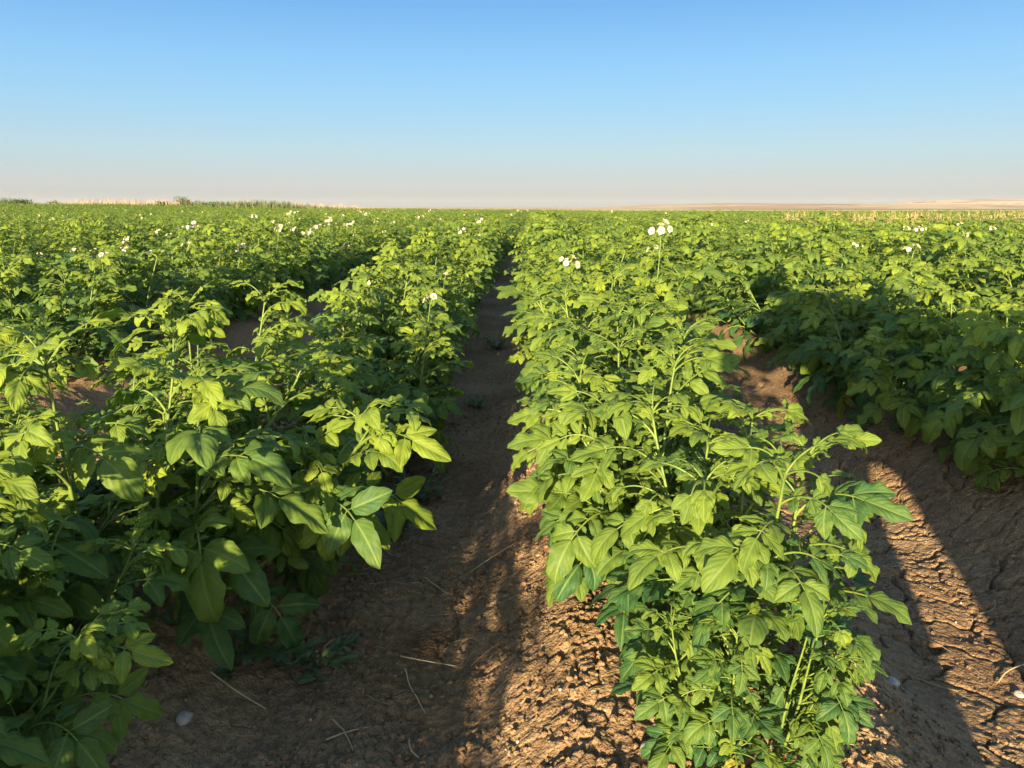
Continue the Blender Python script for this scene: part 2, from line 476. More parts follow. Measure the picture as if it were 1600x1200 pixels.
def compound_leaf(mb, p, az, elev, L, rng, lod, rnd, droop=None):
    """pinnate leaf: rachis, paired leaflets growing towards the large end leaflet"""
    ns = (9, 5, 3)[lod]
    droop = rng.uniform(0.8, 1.7) if droop is None else droop
    P = [np.array(p, float)]; T = []
    sw = rng.uniform(-0.35, 0.35)
    R = L * 0.74
    for i in range(ns):
        f = (i + 0.5) / ns
        e = elev - droop * f ** 1.3; a = az + sw * f
        t = np.array([math.cos(e) * math.cos(a), math.cos(e) * math.sin(a), math.sin(e)])
        T.append(t); P.append(P[-1] + t * R / ns)
    T.append(T[-1]); P = np.array(P); T = np.array(T)
    roll = rng.uniform(-0.35, 0.35); face = rng.uniform(-0.1, 1.0)
    if lod < 2:
        tube(mb, P, np.linspace(0.0034, 0.0015, len(P)) * (L / 0.22) ** 0.5, (5, 3)[lod], 1)
    else:
        tube(mb, P[[0, -1]], [0.003, 0.002], 3, 1)
    def at(f):
        k = f * ns; i = min(int(k), ns - 1); g = k - i
        return P[i] * (1 - g) + P[i + 1] * g, unit(T[i] * (1 - g) + T[min(i + 1, ns)] * g)
    def nrm(t):
        s, tt, n = frame(t)
        n = n * math.cos(roll) + s * math.sin(roll)
        b = SUNWARD - tt * (SUNWARD @ tt)
        n = unit(n + face * b)
        return unit(np.cross(tt, -np.cross(n, tt))) if False else n, np.cross(tt, n)
    young = L < 0.13
    npair = 3 if L > 0.14 else 2
    if lod == 2: npair = 2
    fs = np.linspace(0.32, 0.86, npair)
    sz = np.linspace(0.19, 0.32, npair)
    curlb = rng.uniform(0.1, 1.5)
    for f, s_ in zip(fs, sz):
        pp, t = at(f); n, side = nrm(t)
        for sg in (-1, 1):
            pj, tj = at(min(1, f + rng.uniform(-0.03, 0.03)))
            ang = math.radians(rng.uniform(42, 68)) * (0.6 if young else 1)
            d = unit(tj * math.cos(ang) + side * sg * math.sin(ang) + n * rng.uniform(-0.15, 0.25))
            ll = L * s_ * rng.uniform(0.85, 1.15)
            q = pj + d * ll * 0.10
            nl = unit(n + side * sg * rng.uniform(-0.35, 0.25) + tj * rng.uniform(-0.2, 0.2))
            if lod == 0: tube(mb, [pj, q + d * ll * 0.08], [0.0013, 0.001], 4, 1)
            put_leaflet(mb, q, d, nl, ll, ll * rng.uniform(0.60, 0.78), rng, lod, max(0, rnd + rng.uniform(-.12, .12)),
                        curlb * rng.uniform(0.5, 1.3), rng.uniform(0.2, 1.2), rng.uniform(0.03, 0.13))
        if lod == 0 and not young:      # the small leaflets in between
            pj, tj = at(max(0.1, f - 0.10)); n, side = nrm(tj)
            for sg in (-1, 1):
                d = unit(side * sg + tj * 0.4)
                ll = L * rng.uniform(0.05, 0.09)
                put_leaflet(mb, pj, d, n, ll, ll * 0.7, rng, 2, rnd, 0.3, 0.2, 0.05)
    n, side = nrm(T[-1])
    ll = L * 0.40 * rng.uniform(0.9, 1.15)
    put_leaflet(mb, P[-1], T[-1], unit(n + side * rng.uniform(-.25, .25)), ll, ll * rng.uniform(0.60, 0.74), rng, lod, rnd,
                curlb * rng.uniform(0.6, 1.3), rng.uniform(0.2, 1.0), rng.uniform(0.03, 0.12))

def flower_cluster(p, rng, lod, up):
    mb = MB()
    k = rng.integers(4, 8)
    top = p + up * 0.10
    tube(mb, [p, p + up * 0.045, top], [0.0028, 0.0024, 0.002], 5, 0)
    for i in range(k):
        a = i * 2.4 + rng.uniform(0, 1); e = rng.uniform(0.1, 1.2)
        d = np.array([math.cos(e) * math.cos(a), math.cos(e) * math.sin(a), math.sin(e)])
        c = top + d * rng.uniform(0.025, 0.045)
        tube(mb, [top, c], [0.0014, 0.0012], 4, 0)
        ax = unit(d + np.array([rng.uniform(-.4, .2), -0.7, 0.0]))
        s, t, n = frame(ax)
        r = rng.uniform(0.013, 0.0168)
        if rng.random() < 0.22:       # closed bud
            tube(mb, [c, c + ax * 0.006, c + ax * 0.013], [0.001, 0.004, 0.0008], 5, 0)
            continue
        m = 20
        th = np.linspace(0, 2 * math.pi, m + 1)
        rr = r * (0.80 + 0.20 * np.abs(np.cos(th * 2.5)) ** 0.7)
        rows = []
        for g, hh in ((0.08, 0.0), (0.5, 0.002), (1.0, 0.005)):
            rows.append(c + (g * rr * np.cos(th))[:, None] * s + (g * rr * np.sin(th))[:, None] * n + ax * hh)
        mb.add(np.concatenate(rows), grid_faces(2, m), None, 1)
        tube(mb, [c, c + ax * 0.006, c + ax * 0.011], [0.0036, 0.0034, 0.001], 6, 2)
    return mb

def make_plant(seed, lod, height=0.5, nstem=5, spread=0.30, flowers=0, leafL=0.23, nodes=9, merge=False):
    """returns lists of meshes: stems, foliage, flower clusters"""
    rng = np.random.default_rng(seed)
    fol = MB(); stems = []; flo = []
    for i in range(nstem):
        a0 = i * 2 * math.pi / nstem + rng.uniform(-0.5, 0.5)
        inner = (i % 3 == 0)
        L = height * rng.uniform(0.95, 1.25) * (1.0 if inner else 1.08)
        tilt = rng.uniform(0.1, 0.5) if inner else rng.uniform(0.6, 1.05)
        tilt *= spread / 0.30
        b = np.array([math.cos(a0), math.sin(a0), 0]) * rng.uniform(0.02, 0.07)
        b[2] = -0.03
        n = 12
        P = [b]; T = []
        for j in range(n):
            f = j / (n - 1)
            ti = tilt * (1.15 - 0.55 * f) + (0.25 * math.sin(f * 5 + seed + i)) * 0.4
            a = a0 + 0.4 * math.sin(f * 3 + i)
            t = np.array([math.sin(ti) * math.cos(a), math.sin(ti) * math.sin(a), math.cos(ti)])
            T.append(t); P.append(P[-1] + t * (L + 0.03) / n)
        T.append(T[-1]); P = np.array(P); T = np.array(T)
        sm = MB()
        tube(sm, P, np.linspace(0.0056, 0.0022, len(P)), (8, 5, 3)[lod], 0)
        stems.append(sm)
        nn = nodes
        ph = rng.uniform(0, 6.28)
        for k in range(nn):
            f = 0.16 + 0.82 * (k / (nn - 1)) ** 0.9
            idx = f * n; ii = min(int(idx), n - 1); g = idx - ii
            p = P[ii] * (1 - g) + P[ii + 1] * g
            az = ph + k * 2.4
            # lean leaves away from the plant's centre
            oa = math.atan2(p[1], p[0]); wgt = 0.55
            az = math.atan2((1 - wgt) * math.sin(az) + wgt * math.sin(oa), (1 - wgt) * math.cos(az) + wgt * math.cos(oa))
            size = leafL * (0.72 + 0.42 * math.sin(math.pi * min(1, f * 0.95) ** 0.8)) * rng.uniform(0.85, 1.15)
            if f > 0.8: size *= 1 - 0.8 * (f - 0.8)
            elev = 0.45 + 0.45 * f + rng.uniform(-0.25, 0.35)
            age = np.clip(0.15 + 0.55 * f + rng.uniform(-0.25, 0.3), 0, 1)
            if f < 0.35 and rng.random() < 0.06: age = 1.9; size *= 0.8; elev -= 0.5
            compound_leaf(fol, p, az, elev, size, rng, lod, age)
            if 0.25 < f < 0.75 and rng.random() < 0.55:
                # short side shoot
                d = unit(np.array([math.cos(az + 0.5), math.sin(az + 0.5), 1.1])); ln = rng.uniform(0.05, 0.10)
                q2 = p + d * ln
                tube(fol, [p, q2], [0.0028, 0.002], (5, 4, 3)[lod], 1)
                for h in range(2 if lod == 2 else 3):
                    compound_leaf(fol, q2, az + 0.5 + (h - 1) * 1.5, 0.75 + rng.uniform(-.2, .3), leafL * rng.uniform(0.5, 0.72), rng, lod,
                                  np.clip(age + 0.15, 0, 1))
        for h in range((7, 6, 3)[lod]):       # growing tip
            compound_leaf(fol, P[-1], ph + h * 2.2, rng.uniform(0.5, 1.25), leafL * rng.uniform(0.4, 0.72), rng, lod,
                          rng.uniform(0.7, 1.0), droop=rng.uniform(0.7, 1.6))
        if i < flowers:
            flo.append(flower_cluster(P[-1], rng, lod, unit(T[-1] + np.array([0, 0, 1.0]))))
    return stems, fol, flo

FM = [STEM, PETAL, ANTHER]
class Proto:
    def __init__(self, seed, lod, **kw):
        st, fo, fl = make_plant(seed, lod, **kw)
        self.stems = [s.mesh('stem', STEM) for s in st]
        self.fol = fo.mesh('foliage', [LEAF, STEM])
        self.flo = [f.mesh('flower_cluster', FM) for f in fl]
    def place(self, x, y, rz, sc, label, group, tilt=(0, 0)):
        t = empty('potato_plant', (x, y, gz(x, y)), rz, sc)
        t.rotation_euler = (tilt[0], tilt[1], rz)
        tag(t, label, 'plant', group)
        for s in self.stems: link('stem', s, t)
        link('foliage', self.fol, t)
        for f in self.flo: link('flower_cluster', f, t)
        return t

NAR = [Proto(140 + i, 0, height=0.44 + 0.02 * (i % 3), nstem=5, spread=0.13, leafL=0.185, nodes=12) for i in range(4)]
HI = [Proto(100 + i, 0, height=0.47 + 0.03 * (i % 3), nstem=5 + i % 2, spread=0.30, leafL=0.22, nodes=11) for i in range(6)]
BIG = Proto(120, 0, height=0.50, nstem=7, spread=0.30, leafL=0.24, nodes=12)
MID = [Proto(200 + i, 1, height=0.46 + 0.02 * (i % 4), nstem=5, spread=0.32, leafL=0.215, nodes=10) for i in range(8)]
MIDF = [Proto(230 + i, 1, height=0.46, nstem=5, spread=0.30, flowers=1 + i % 3, leafL=0.21, nodes=10) for i in range(3)]

ORD = ['nearest', 'second', 'third', 'fourth', 'fifth', 'sixth', 'seventh', 'eighth', 'ninth', 'tenth']
def row_name(k):
    n = k if k < 0 else k + 1
    side = 'left' if k < 0 else 'right'
    a = abs(n)
    o = ['', 'first', 'second', 'third', 'fourth', 'fifth', 'sixth', 'seventh', 'eighth', 'ninth', 'tenth', 'eleventh', 'twelfth'][a] if a < 13 else None
    return o, side

rnd = random.Random(7)
# hand-placed near plants: x, y, turn, scale, prototype, label
HERO = [
    (0.37, 1.18, -0.19, 0.86, NAR[0], 'second potato plant of central ridge, drooping its leaves onto sunlit crumbly soil'),
    (0.25, 1.46, 0.07, 0.90, NAR[1], 'third potato plant of the central ridge, broad leaves over the sunlit soil'),
    (0.26, 1.76, 1.80, 0.88, NAR[3], 'fourth potato plant up the central ridge, beside the cracked furrow'),
    (0.26, 2.06, -1.16, 0.92, NAR[1], 'fifth potato plant up the central ridge, overhanging the shaded furrow'),
    (0.29, 2.40, -0.23, 0.96, NAR[0], 'sixth potato plant up the central ridge, bright yellowish green in sun'),
    (0.31, 2.76, -0.69, 1.0, NAR[2], 'seventh potato plant up the central ridge, between the two open furrows'),
    (-0.80, 1.46, -0.57, 1.0, BIG, 'tall potato plant with thick pale stems at left, taller than its neighbours'),
    (-1.00, 1.14, -0.48, 0.78, HI[2], 'low potato plant at left edge in front of the tall one'),
    (-1.16, 1.80, 0.3, 0.80, HI[1], 'low potato plant on the far left side of the left ridge, behind the edge plant'),
    (-0.86, 0.78, -0.22, 0.62, BIG, 'potato plant cropped by bottom left corner, nearest of the left ridge'),
    (-0.66, 1.95, 0.33, 0.90, HI[3], 'shaded potato plant behind the tall left one, leaning over furrow'),
    (-0.92, 2.30, -0.02, 0.94, HI[4], 'potato plant two places behind the tall left one, away from furrow'),
    (-0.58, 2.65, -0.10, 0.96, HI[1], 'potato plant three places behind the tall left one, beside shaded furrow'),
    (1.60, 2.12, -0.27, 0.86, HI[4], 'nearest potato plant of the right ridge, leaves hanging over cracked soil'),
    (1.63, 2.42, -0.60, 0.92, HI[2], 'potato plant in the photographer shadow, second up the right ridge'),
    (1.70, 2.78, -0.36, 0.95, HI[3], 'potato plant deep in the photographer shadow, third up the right ridge'),
    (1.55, 3.08, 0.37, 0.95, HI[0], 'potato plant at edge of the photographer shadow, fourth up the right ridge'),
    (0.33, 0.98, 0.30, 0.50, NAR[2], 'smallest plant at the near end of the central ridge, cut off by the bottom edge'),
    (-0.90, 1.00, -0.30, 0.66, HI[5], 'small potato plant at left edge, between the corner plant and the low edge plant'),
    (-0.98, 0.42, 0.1, 0.80, HI[3], 'potato plant of the left ridge level with the camera, just outside bottom left'),
    (-1.0, 0.02, -0.3, 0.84, HI[5], 'potato plant of the left ridge beside the photographer, first behind the camera'),
    (-0.98, -0.36, 0.4, 0.86, HI[1], 'potato plant of the left ridge beside the photographer, second behind the camera'),
    (-1.0, -0.75, 0.0, 0.86, HI[2], 'potato plant of the left ridge, third behind the camera'),
    (-0.98, -1.12, 0.5, 0.86, HI[4], 'potato plant of the left ridge, fourth behind the camera'),
    (-1.0, -1.5, -0.5, 0.88, HI[0], 'potato plant of the left ridge, fifth behind the camera'),
    (-1.0, -1.9, 0.2, 0.88, HI[5], 'potato plant of the left ridge, sixth behind the camera'),
]
G1 = 'potato plants growing along the soil ridges'
for (x, y, r, s, pr, lab) in HERO:
    pr.place(x, y, r, s, lab, G1)

# the rest of the crop on its ridges
start = {-2: 3.6, -1: 3.02, 0: 3.12, 1: 3.40}
spots = []
TANX = 800 / 1190.0
for k in range(-90, 90):
    x0 = RX + SP * k
    y = start.get(k, max(0.8, abs(x0) * 0.9 if abs(x0) > 2.5 else 1.5)) + rnd.uniform(0, 0.1)
    xx = abs(x0 + y * 0.02)
    i = 0
    while y < END:
        x = x0 + rnd.uniform(-0.08, 0.08) * (0.4 if k in (-1, 0) and y > 5 else 1.0) + ({-1: 0.31 - 0.03 * min(1, max(0, y - 5) / 3), 0: 0.08 + 0.0 * min(1, max(0, y - 3) / 3), 1: -0.04}.get(k, 0.04))
        vis = abs(x + 0.02 * y) < (y + 0.6) * TANX * 1.06 + 0.9
        patch = 0.0
        if vis:
            spots.append((math.hypot(x, y), x, y, k, i)); i += 1
        y += rnd.uniform(0.29, 0.39)
spots.sort()
def flowery(x, y):
    f = float(vnoise(np.array([x * 0.35 + 5]), np.array([y * 0.35]), 5)[0])
    base = 0.15 if x < -1 else 0.022
    base *= 1.8 if 5 < y < 17 else (0.6 if y < 30 else 0.18)
    if y < 3.6: return False
    if x > 0 and y < 6: base = 0.02
    return rnd.random() < base * (1 + 1.3 * f)
BLOOM = [(240, 400), (290, 375), (360, 408), (325, 395), (405, 368), (410, 392), (440, 385), (485, 375), (150, 383), (120, 352), (208, 348),
         (585, 370), (665, 363), (718, 410), (478, 460), (523, 466), (700, 465), (895, 472), (1465, 410), (1520, 380), (1560, 375), (808, 405)]
def sight(px, py, z):
    aa = (px - 800) / 1190.0; b = -(py - 600) / 1190.0
    d = np.array([aa, math.cos(PITCH) + b * math.sin(PITCH), -math.sin(PITCH) + b * math.cos(PITCH)])
    t = (z - 1.0) / d[2]
    return (d[0] * math.cos(YAW) - d[1] * math.sin(YAW)) * t, (d[0] * math.sin(YAW) + d[1] * math.cos(YAW)) * t
bloom = set()
for (px, py) in BLOOM:
    bx, by = sight(px, py, 0.72)
    bloom.add(min(spots, key=lambda s_: (s_[1] - bx) ** 2 + (s_[2] - by) ** 2)[:3])
nhero = len(HERO)
near = spots[:300 - nhero]
rest = spots[300 - nhero:]
cnt = {}
for (d, x, y, k, i) in near:
    o, side = row_name(k)
    fl = flowery(x, y) or (d, x, y) in bloom
    key = k
    cnt[key] = cnt.get(key, 0) + 1
    c = cnt[key]
    rz = rnd.uniform(-0.6, 0.6); sc = rnd.uniform(0.86, 1.10) * (1 + 0.14 * float(vnoise(np.array([x * 0.6]), np.array([y * 0.5]), 61)[0]))
    pr = MIDF[rnd.randrange(3)] if fl else (HI[rnd.randrange(6)] if d < 4.6 else MID[rnd.randrange(8)])
    kind = 'white flowering' if fl else 'leafy green'
    off = {-1: 8, 0: 7, 1: 4}.get(k, 0)
    if o and c <= 4 and abs(k) < 6:
        if off:
            lab = f'{kind} potato plant number {off + c} from near end, {o} ridge {side} of furrow'
        else:
            lab = f'{kind} potato plant, {ORD[c - 1]} from near end of {o} ridge {side} of furrow'
        pr.place(x, y, rz, sc, lab, G1)
    else:
        zone = 'within ten metres' if d < 10 else 'beyond ten metres'
        lab = f'{kind} potato plant {zone}, {o or "far"} ridge {side} of central furrow'
        pr.place(x, y, rz, sc, lab, G1)
print('near plants', len(near), 'to', near[-1][0], 'rest', len(rest))

# beyond the 300 largest: one object, plants instanced on points
src = bpy.data.collections.new('far_plant_sources')       # not linked into the scene
for i in range(8):
    st, fo, fl = make_plant(300 + i, 2, height=0.48, nstem=5, spread=0.34, flowers=0 if i < 7 else 1, leafL=0.24, nodes=8)
    mbx = MB()
    for s in st:
        for V, F, A in zip(s.V, s.F, s.A): mbx.add(V, F, A, 1)
    off = 0
    for V, F, A, M in zip(fo.V, fo.F, fo.A, fo.M):
        mbx.add(V, F - off, A, int(M[0])); off += len(V)
    for f in fl:
        off = 0
        for V, F, A, M in zip(f.V, f.F, f.A, f.M):
            mbx.add(V, F - off, A, [1, 2, 3][int(M[0])]); off += len(V)
    me = mbx.mesh('far_plant', [LEAF, STEM, PETAL, ANTHER])
    link('far_plant_' + 'abcdefgh'[i], me, None, src)

pts = np.array([(x, y, gz(x, y)) for (_, x, y, k, i) in rest], float)
rr = np.random.default_rng(3)
fl = np.array([7 if flowery(x, y) or (d, x, y) in bloom else int(rr.integers(0, 7)) for (d, x, y, k, i) in rest])
pm = bpy.data.meshes.new('potato_crop')
pm.vertices.add(len(pts)); pm.vertices.foreach_set('co', pts.astype(np.float32).ravel())
a = pm.attributes.new('pick', 'INT', 'POINT'); a.data.foreach_set('value', fl.astype(np.int32))
a = pm.attributes.new('turn', 'FLOAT', 'POINT'); a.data.foreach_set('value', rr.uniform(-0.6, 0.6, len(pts)).astype(np.float32))
a = pm.attributes.new('size', 'FLOAT', 'POINT'); a.data.foreach_set('value', (rr.uniform(0.82, 1.12, len(pts)) * (1 + 0.14 * vnoise(pts[:, 0] * 0.5, pts[:, 1] * 0.3, 61))).astype(np.float32))
crop = link('potato_crop', pm)
tag(crop, 'distant rows of green potato plants stretching from mid field to horizon', 'crop', kind='stuff')
ng = bpy.data.node_groups.new('scatter_plants', 'GeometryNodeTree')
ng.interface.new_socket('Geometry', in_out='INPUT', socket_type='NodeSocketGeometry')
ng.interface.new_socket('Geometry', in_out='OUTPUT', socket_type='NodeSocketGeometry')
gi = ng.nodes.new('NodeGroupInput'); go = ng.nodes.new('NodeGroupOutput')
ci = ng.nodes.new('GeometryNodeCollectionInfo'); ci.inputs['Collection'].default_value = src
ci.inputs['Separate Children'].default_value = True; ci.inputs['Reset Children'].default_value = True
ip = ng.nodes.new('GeometryNodeInstanceOnPoints'); ip.inputs['Pick Instance'].default_value = True
def named(nm, typ):
    n = ng.nodes.new('GeometryNodeInputNamedAttribute'); n.data_type = typ; n.inputs['Name'].default_value = nm
    return n.outputs['Attribute']
cx = ng.nodes.new('ShaderNodeCombineXYZ'); ng.links.new(named('turn', 'FLOAT'), cx.inputs[2])
e2r = ng.nodes.new('FunctionNodeEulerToRotation'); ng.links.new(cx.outputs[0], e2r.inputs[0])
ng.links.new(gi.outputs[0], ip.inputs['Points']); ng.links.new(ci.outputs[0], ip.inputs['Instance'])
ng.links.new(named('pick', 'INT'), ip.inputs['Instance Index'])
ng.links.new(e2r.outputs[0], ip.inputs['Rotation'])
ng.links.new(named('size', 'FLOAT'), ip.inputs['Scale'])
ng.links.new(ip.outputs[0], go.inputs[0])
md = crop.modifiers.new('scatter', 'NODES'); md.node_group = ng

# ------------------------------------------------------------------ crumbs, stones, straw on the soil
def blob(rng, r, nu=5, nv=8, squash=0.7):
    th = np.linspace(0.02, math.pi - 0.02, nu + 1)[:, None]; ph = np.linspace(0, 2 * math.pi, nv + 1)[None, :]
    k = rng.uniform(-1, 1, (3, 3))
    d = np.stack([np.sin(th) * np.cos(ph), np.sin(th) * np.sin(ph), np.cos(th) + 0 * ph], -1)
    rr_ = r * (1 + 0.16 * np.sin(2.2 * (d @ k[0])) + 0.09 * np.sin(4.5 * (d @ k[1])) + 0.04 * np.sin(9 * (d @ k[2])))
    V = d * rr_[..., None]; V[..., 2] *= squash
    V = V * np.array([1, rng.uniform(0.7, 1.1), 1])
    a = rng.uniform(0, 6.28); R = np.array([[math.cos(a), -math.sin(a), 0], [math.sin(a), math.cos(a), 0], [0, 0, 1]])
    return V.reshape(-1, 3) @ R, grid_faces(nu, nv)

rng = np.random.default_rng(11)
N_CR = 24000
cxp = rng.uniform(-1.5, 2.4, N_CR); cyp = 0.72 + 3.2 * rng.random(N_CR) ** 1.3
keep = ~((cxp > 0.8) & (cxp < 1.6) & (rng.random(N_CR) < 0.85))
cxp, cyp = cxp[keep], cyp[keep]
czp = ground_fine(cxp, cyp)
mb = MB()
for x, y, z in zip(cxp, cyp, czp):
    r = 0.0020 + 0.0065 * rng.random() ** 3.6
    V, F = blob(rng, r, 4, 6, 0.75); V = V * rng.uniform(0.75, 1.25, (len(V), 1))
    A = np.zeros((len(V), 3)); A[:, 2] = rng.random()
    mb.add(V + (x, y, z + r * 0.25), F, A)
tag(link('soil_crumbs', mb.mesh('soil_crumbs', SOIL)), 'loose brown crumbs of dry soil strewn over the near furrows', 'soil', kind='stuff')
mb = MB()
for i in range(420):
    x = rng.uniform(-1.4, 2.2); y = 0.72 + 3.0 * rng.random() ** 1.2
    r = 0.0016 + 0.0035 * rng.random() ** 2.5
    V, F = blob(rng, r, 4, 6, 0.8)
    mb.add(V + (x, y, gzf(x, y) + r * 0.3), F)
tag(link('gravel', mb.mesh('gravel', STONE)), 'tiny pale stones scattered thinly over the brown soil', 'gravel', kind='stuff')

def pix(x, y, z=0.0):
    """where the line of sight through a photo pixel meets height z above datum (layout aid)"""
    aa = (x - 800) / 1190.0; b = -(y - 600) / 1190.0
    d = np.array([aa, math.cos(PITCH) + b * math.sin(PITCH), -math.sin(PITCH) + b * math.cos(PITCH)])
    c, s = math.cos(YAW), math.sin(YAW)
    d = np.array([c * d[0] - s * d[1], s * d[0] + c * d[1], d[2]])
    t = (z - 1.0) / d[2]
    return d[0] * t, d[1] * t
def on_ground(px, py):
    z = 0.05
    for _ in range(12):
        x, y = pix(px, py, z); z = 0.5 * z + 0.5 * gz(x, y)
    return x, y, gzf(x, y)

for (px, py, r, lab) in [(290, 1125, 0.0165, 'round pale grey stone on dark shaded soil at lower left'),
                         (1392, 1075, 0.012, 'small pinkish pebble on cracked mud right of the central ridge'),
                         (1592, 1078, 0.010, 'small tan pebble at right edge of the cracked furrow'),
                         (655, 690, 0.014, 'flat pale stone in the shaded central furrow'),
                         (1010, 1175, 0.014, 'half buried tan stone at the foot of the nearest plant')]:
    x, y, z = on_ground(px, py)
    V, F = blob(rng, r, 14, 20, 0.72)
    mb = MB(); mb.add(V + (0, 0, r * 0.35), F)
    o = link('stone', mb.mesh('stone', STONE)); o.location = (x, y, z)
    tag(o, lab, 'stone', 'single stones lying on the soil')

def straw_mesh(p0, p1, r, sag, rng, pts=8):
    P = []
    b = np.array([rng.uniform(-1, 1), rng.uniform(-1, 1), 0]) * sag
    for i in range(pts):
        f = i / (pts - 1)
        p = p0 * (1 - f) + p1 * f + b * math.sin(math.pi * f)
        P.append(p)
    return np.array(P)
STRAWS = [(520, 1128, 552, 1180, 'short pale straw crossing another on the shaded soil floor'),
          (510, 1160, 575, 1146, 'pale straw lying under the crossed one on shaded soil'),
          (633, 1050, 665, 1120, 'bent straw beside the root tangle in shade'),
          (626, 1030, 712, 1046, 'pale straw lying along the front of the root tangle'),
          (735, 897, 808, 853, 'long golden straw crossing from shade into sunlit soil'),
          (330, 1055, 415, 1110, 'curved pale stalk on dark soil below the left weeds'),
          (505, 1022, 540, 998, 'reddish dry straw tip beside the small creeping weed'),
          (640, 1165, 655, 1198, 'upright dry straw at the bottom edge of the soil'),
          (1375, 1050, 1388, 1072, 'short pale straw on the cracked mud floor'),
          (1560, 1062, 1600, 1038, 'pale dry twig in the sunlit patch at right'),
          (570, 775, 612, 802, 'thin straw on the shaded furrow side above the weed'),
          (580, 850, 615, 880, 'thin dark straw below the grey green weed'),
          (665, 912, 700, 938, 'curved straw on the shaded furrow floor'),
          (1020, 1182, 1075, 1180, 'pale straw at bottom touching the half buried stone')]
for (a1, b1, a2, b2, lab) in STRAWS:
    p0 = np.array(on_ground(a1, b1)); p1 = np.array(on_ground(a2, b2))
    p0[2] += 0.006; p1[2] += 0.010
    c = (p0 + p1) / 2
    P = straw_mesh(p0, p1, 0.0015, 0.012, rng)
    P[:, 2] = np.maximum(P[:, 2], ground_fine(P[:, 0], P[:, 1]) + 0.003)
    mb = MB(); tube(mb, P - c, np.linspace(0.0019, 0.0011, len(P)), 6, 0, rng.random())
    o = link('dry_straw', mb.mesh('dry_straw', STRAW)); o.location = c
    tag(o, lab, 'straw', 'larger dry straws on the soil')
mb = MB()
for i in range(330):
    x = rng.choice([rng.normal(-0.33, 0.22), rng.uniform(-1.2, 2.0), rng.normal(1.03, 0.2)]); y = 0.8 + 4.0 * rng.random() ** 1.1
    L = rng.uniform(0.015, 0.085); a = rng.uniform(0, 6.28)
    p0 = np.array([x, y, gzf(x, y) + 0.003]); x2, y2 = x + L * math.cos(a), y + L * math.sin(a)
    p1 = np.array([x2, y2, gzf(x2, y2) + 0.003])
    P = straw_mesh(p0, p1, 0.001, L * 0.18, rng, 5)
    P[:, 2] = np.maximum(P[:, 2], ground_fine(P[:, 0], P[:, 1]) + 0.001)
    tube(mb, P, np.full(5, rng.uniform(0.0004, 0.0010)), 4, 0, rng.random() * 0.8)
tag(link('straw_litter', mb.mesh('straw_litter', STRAW)), 'fine bits of straw and dead rootlets littering the soil', 'litter', kind='stuff')

# tangle of dead roots
x, y, z = on_ground(672, 1012)
mb = MB()
for i in range(46):
    a = rng.uniform(0, 6.28); R = rng.uniform(0.02, 0.055); c = rng.normal(0, 0.018, 2); sp = rng.uniform(1.2, 4.2)
    t = np.linspace(0, sp, 14)
    P = np.stack([c[0] + R * np.cos(a + t) * (1 - 0.06 * t), c[1] + 0.6 * R * np.sin(a + t), 0.006 + 0.012 * np.abs(np.sin(t * 1.3 + a))], 1)
    P[:, 2] += ground_fine(P[:, 0] + x, P[:, 1] + y) - z
    tube(mb, P, np.full(14, rng.uniform(0.0005, 0.0011)), 4, 0, rng.random())
o = link('root_tangle', mb.mesh('root_tangle', ROOT)); o.location = (x, y, z)
tag(o, 'tangle of dead brown roots at the edge of light and shade', 'dead roots')

# ------------------------------------------------------------------ weeds in the furrow
def weed(px, py, n, L, R, lab, seed, wide=0.3, creeping=False, mat=WEED, name='weed'):
    x, y, z = on_ground(px, py)
    rg = np.random.default_rng(seed)
    t = empty(name, (x, y, z)); tag(t, lab, 'weed', 'small weeds growing in the furrows')
    st = MB(); lf = MB()
    for i in range(n):
        a = i * 2.399 + rg.uniform(-.4, .4); e = rg.uniform(0.05, 0.35) if creeping else rg.uniform(0.4, 1.2)
        Ls = R * rg.uniform(0.5, 1.1); m = 8
        P = [np.array([0, 0, 0.0])]
        for j in range(m):
            ee = e * (1 - 0.7 * j / m) if creeping else e
            d = np.array([math.cos(ee) * math.cos(a + j * 0.12), math.cos(ee) * math.sin(a + j * 0.12), math.sin(ee)])
            P.append(P[-1] + d * Ls / m)
        P = np.array(P)
        P[:, 2] = np.maximum(P[:, 2], ground_fine(P[:, 0] + x, P[:, 1] + y) - z + 0.004)
        tube(st, P, np.linspace(0.0018, 0.0009, m + 1), 5, 0)
        for j in range(1, m + 1):
            for s_ in (-1, 1):
                aa = a + s_ * rg.uniform(0.5, 1.2)
                d = np.array([math.cos(aa), math.sin(aa), rg.uniform(0.1, 0.8)])
                ll = L * rg.uniform(0.6, 1.15)
                put_leaflet(lf, P[j], unit(d), np.array([rg.uniform(-.3, .3), rg.uniform(-.3, .3), 1.0]), ll, ll * wide, rg, 1,
                            rg.random(), rg.uniform(0, 0.8), 0.4, 0.05)
    link('stem', st.mesh('weed_stem', STEM), t); link('foliage', lf.mesh('weed_foliage', mat), t)
weed(612, 838, 16, 0.048, 0.12, 'grey green narrow-leaved weed clump on the shaded furrow side', 1, 0.28)
weed(652, 785, 12, 0.042, 0.11, 'looser grey green weed just behind the clump in the shaded furrow', 2, 0.28)
weed(375, 1022, 7, 0.044, 0.16, 'creeping weed with arrow-shaped leaves trailing below the tall left plant', 3, 0.5, True)
weed(497, 1032, 6, 0.036, 0.09, 'tiny creeping weed in the shaded soil right of the trailing one', 4, 0.45, True)
weed(775, 545, 10, 0.040, 0.12, 'low weed at the foot of the central ridge in shade', 5, 0.4)
weed(745, 640, 8, 0.028, 0.07, 'faint small weed on the floor of the central furrow', 6, 0.35)
weed(600, 705, 7, 0.032, 0.09, 'small weed under the left ridge plants by the furrow', 7, 0.35)

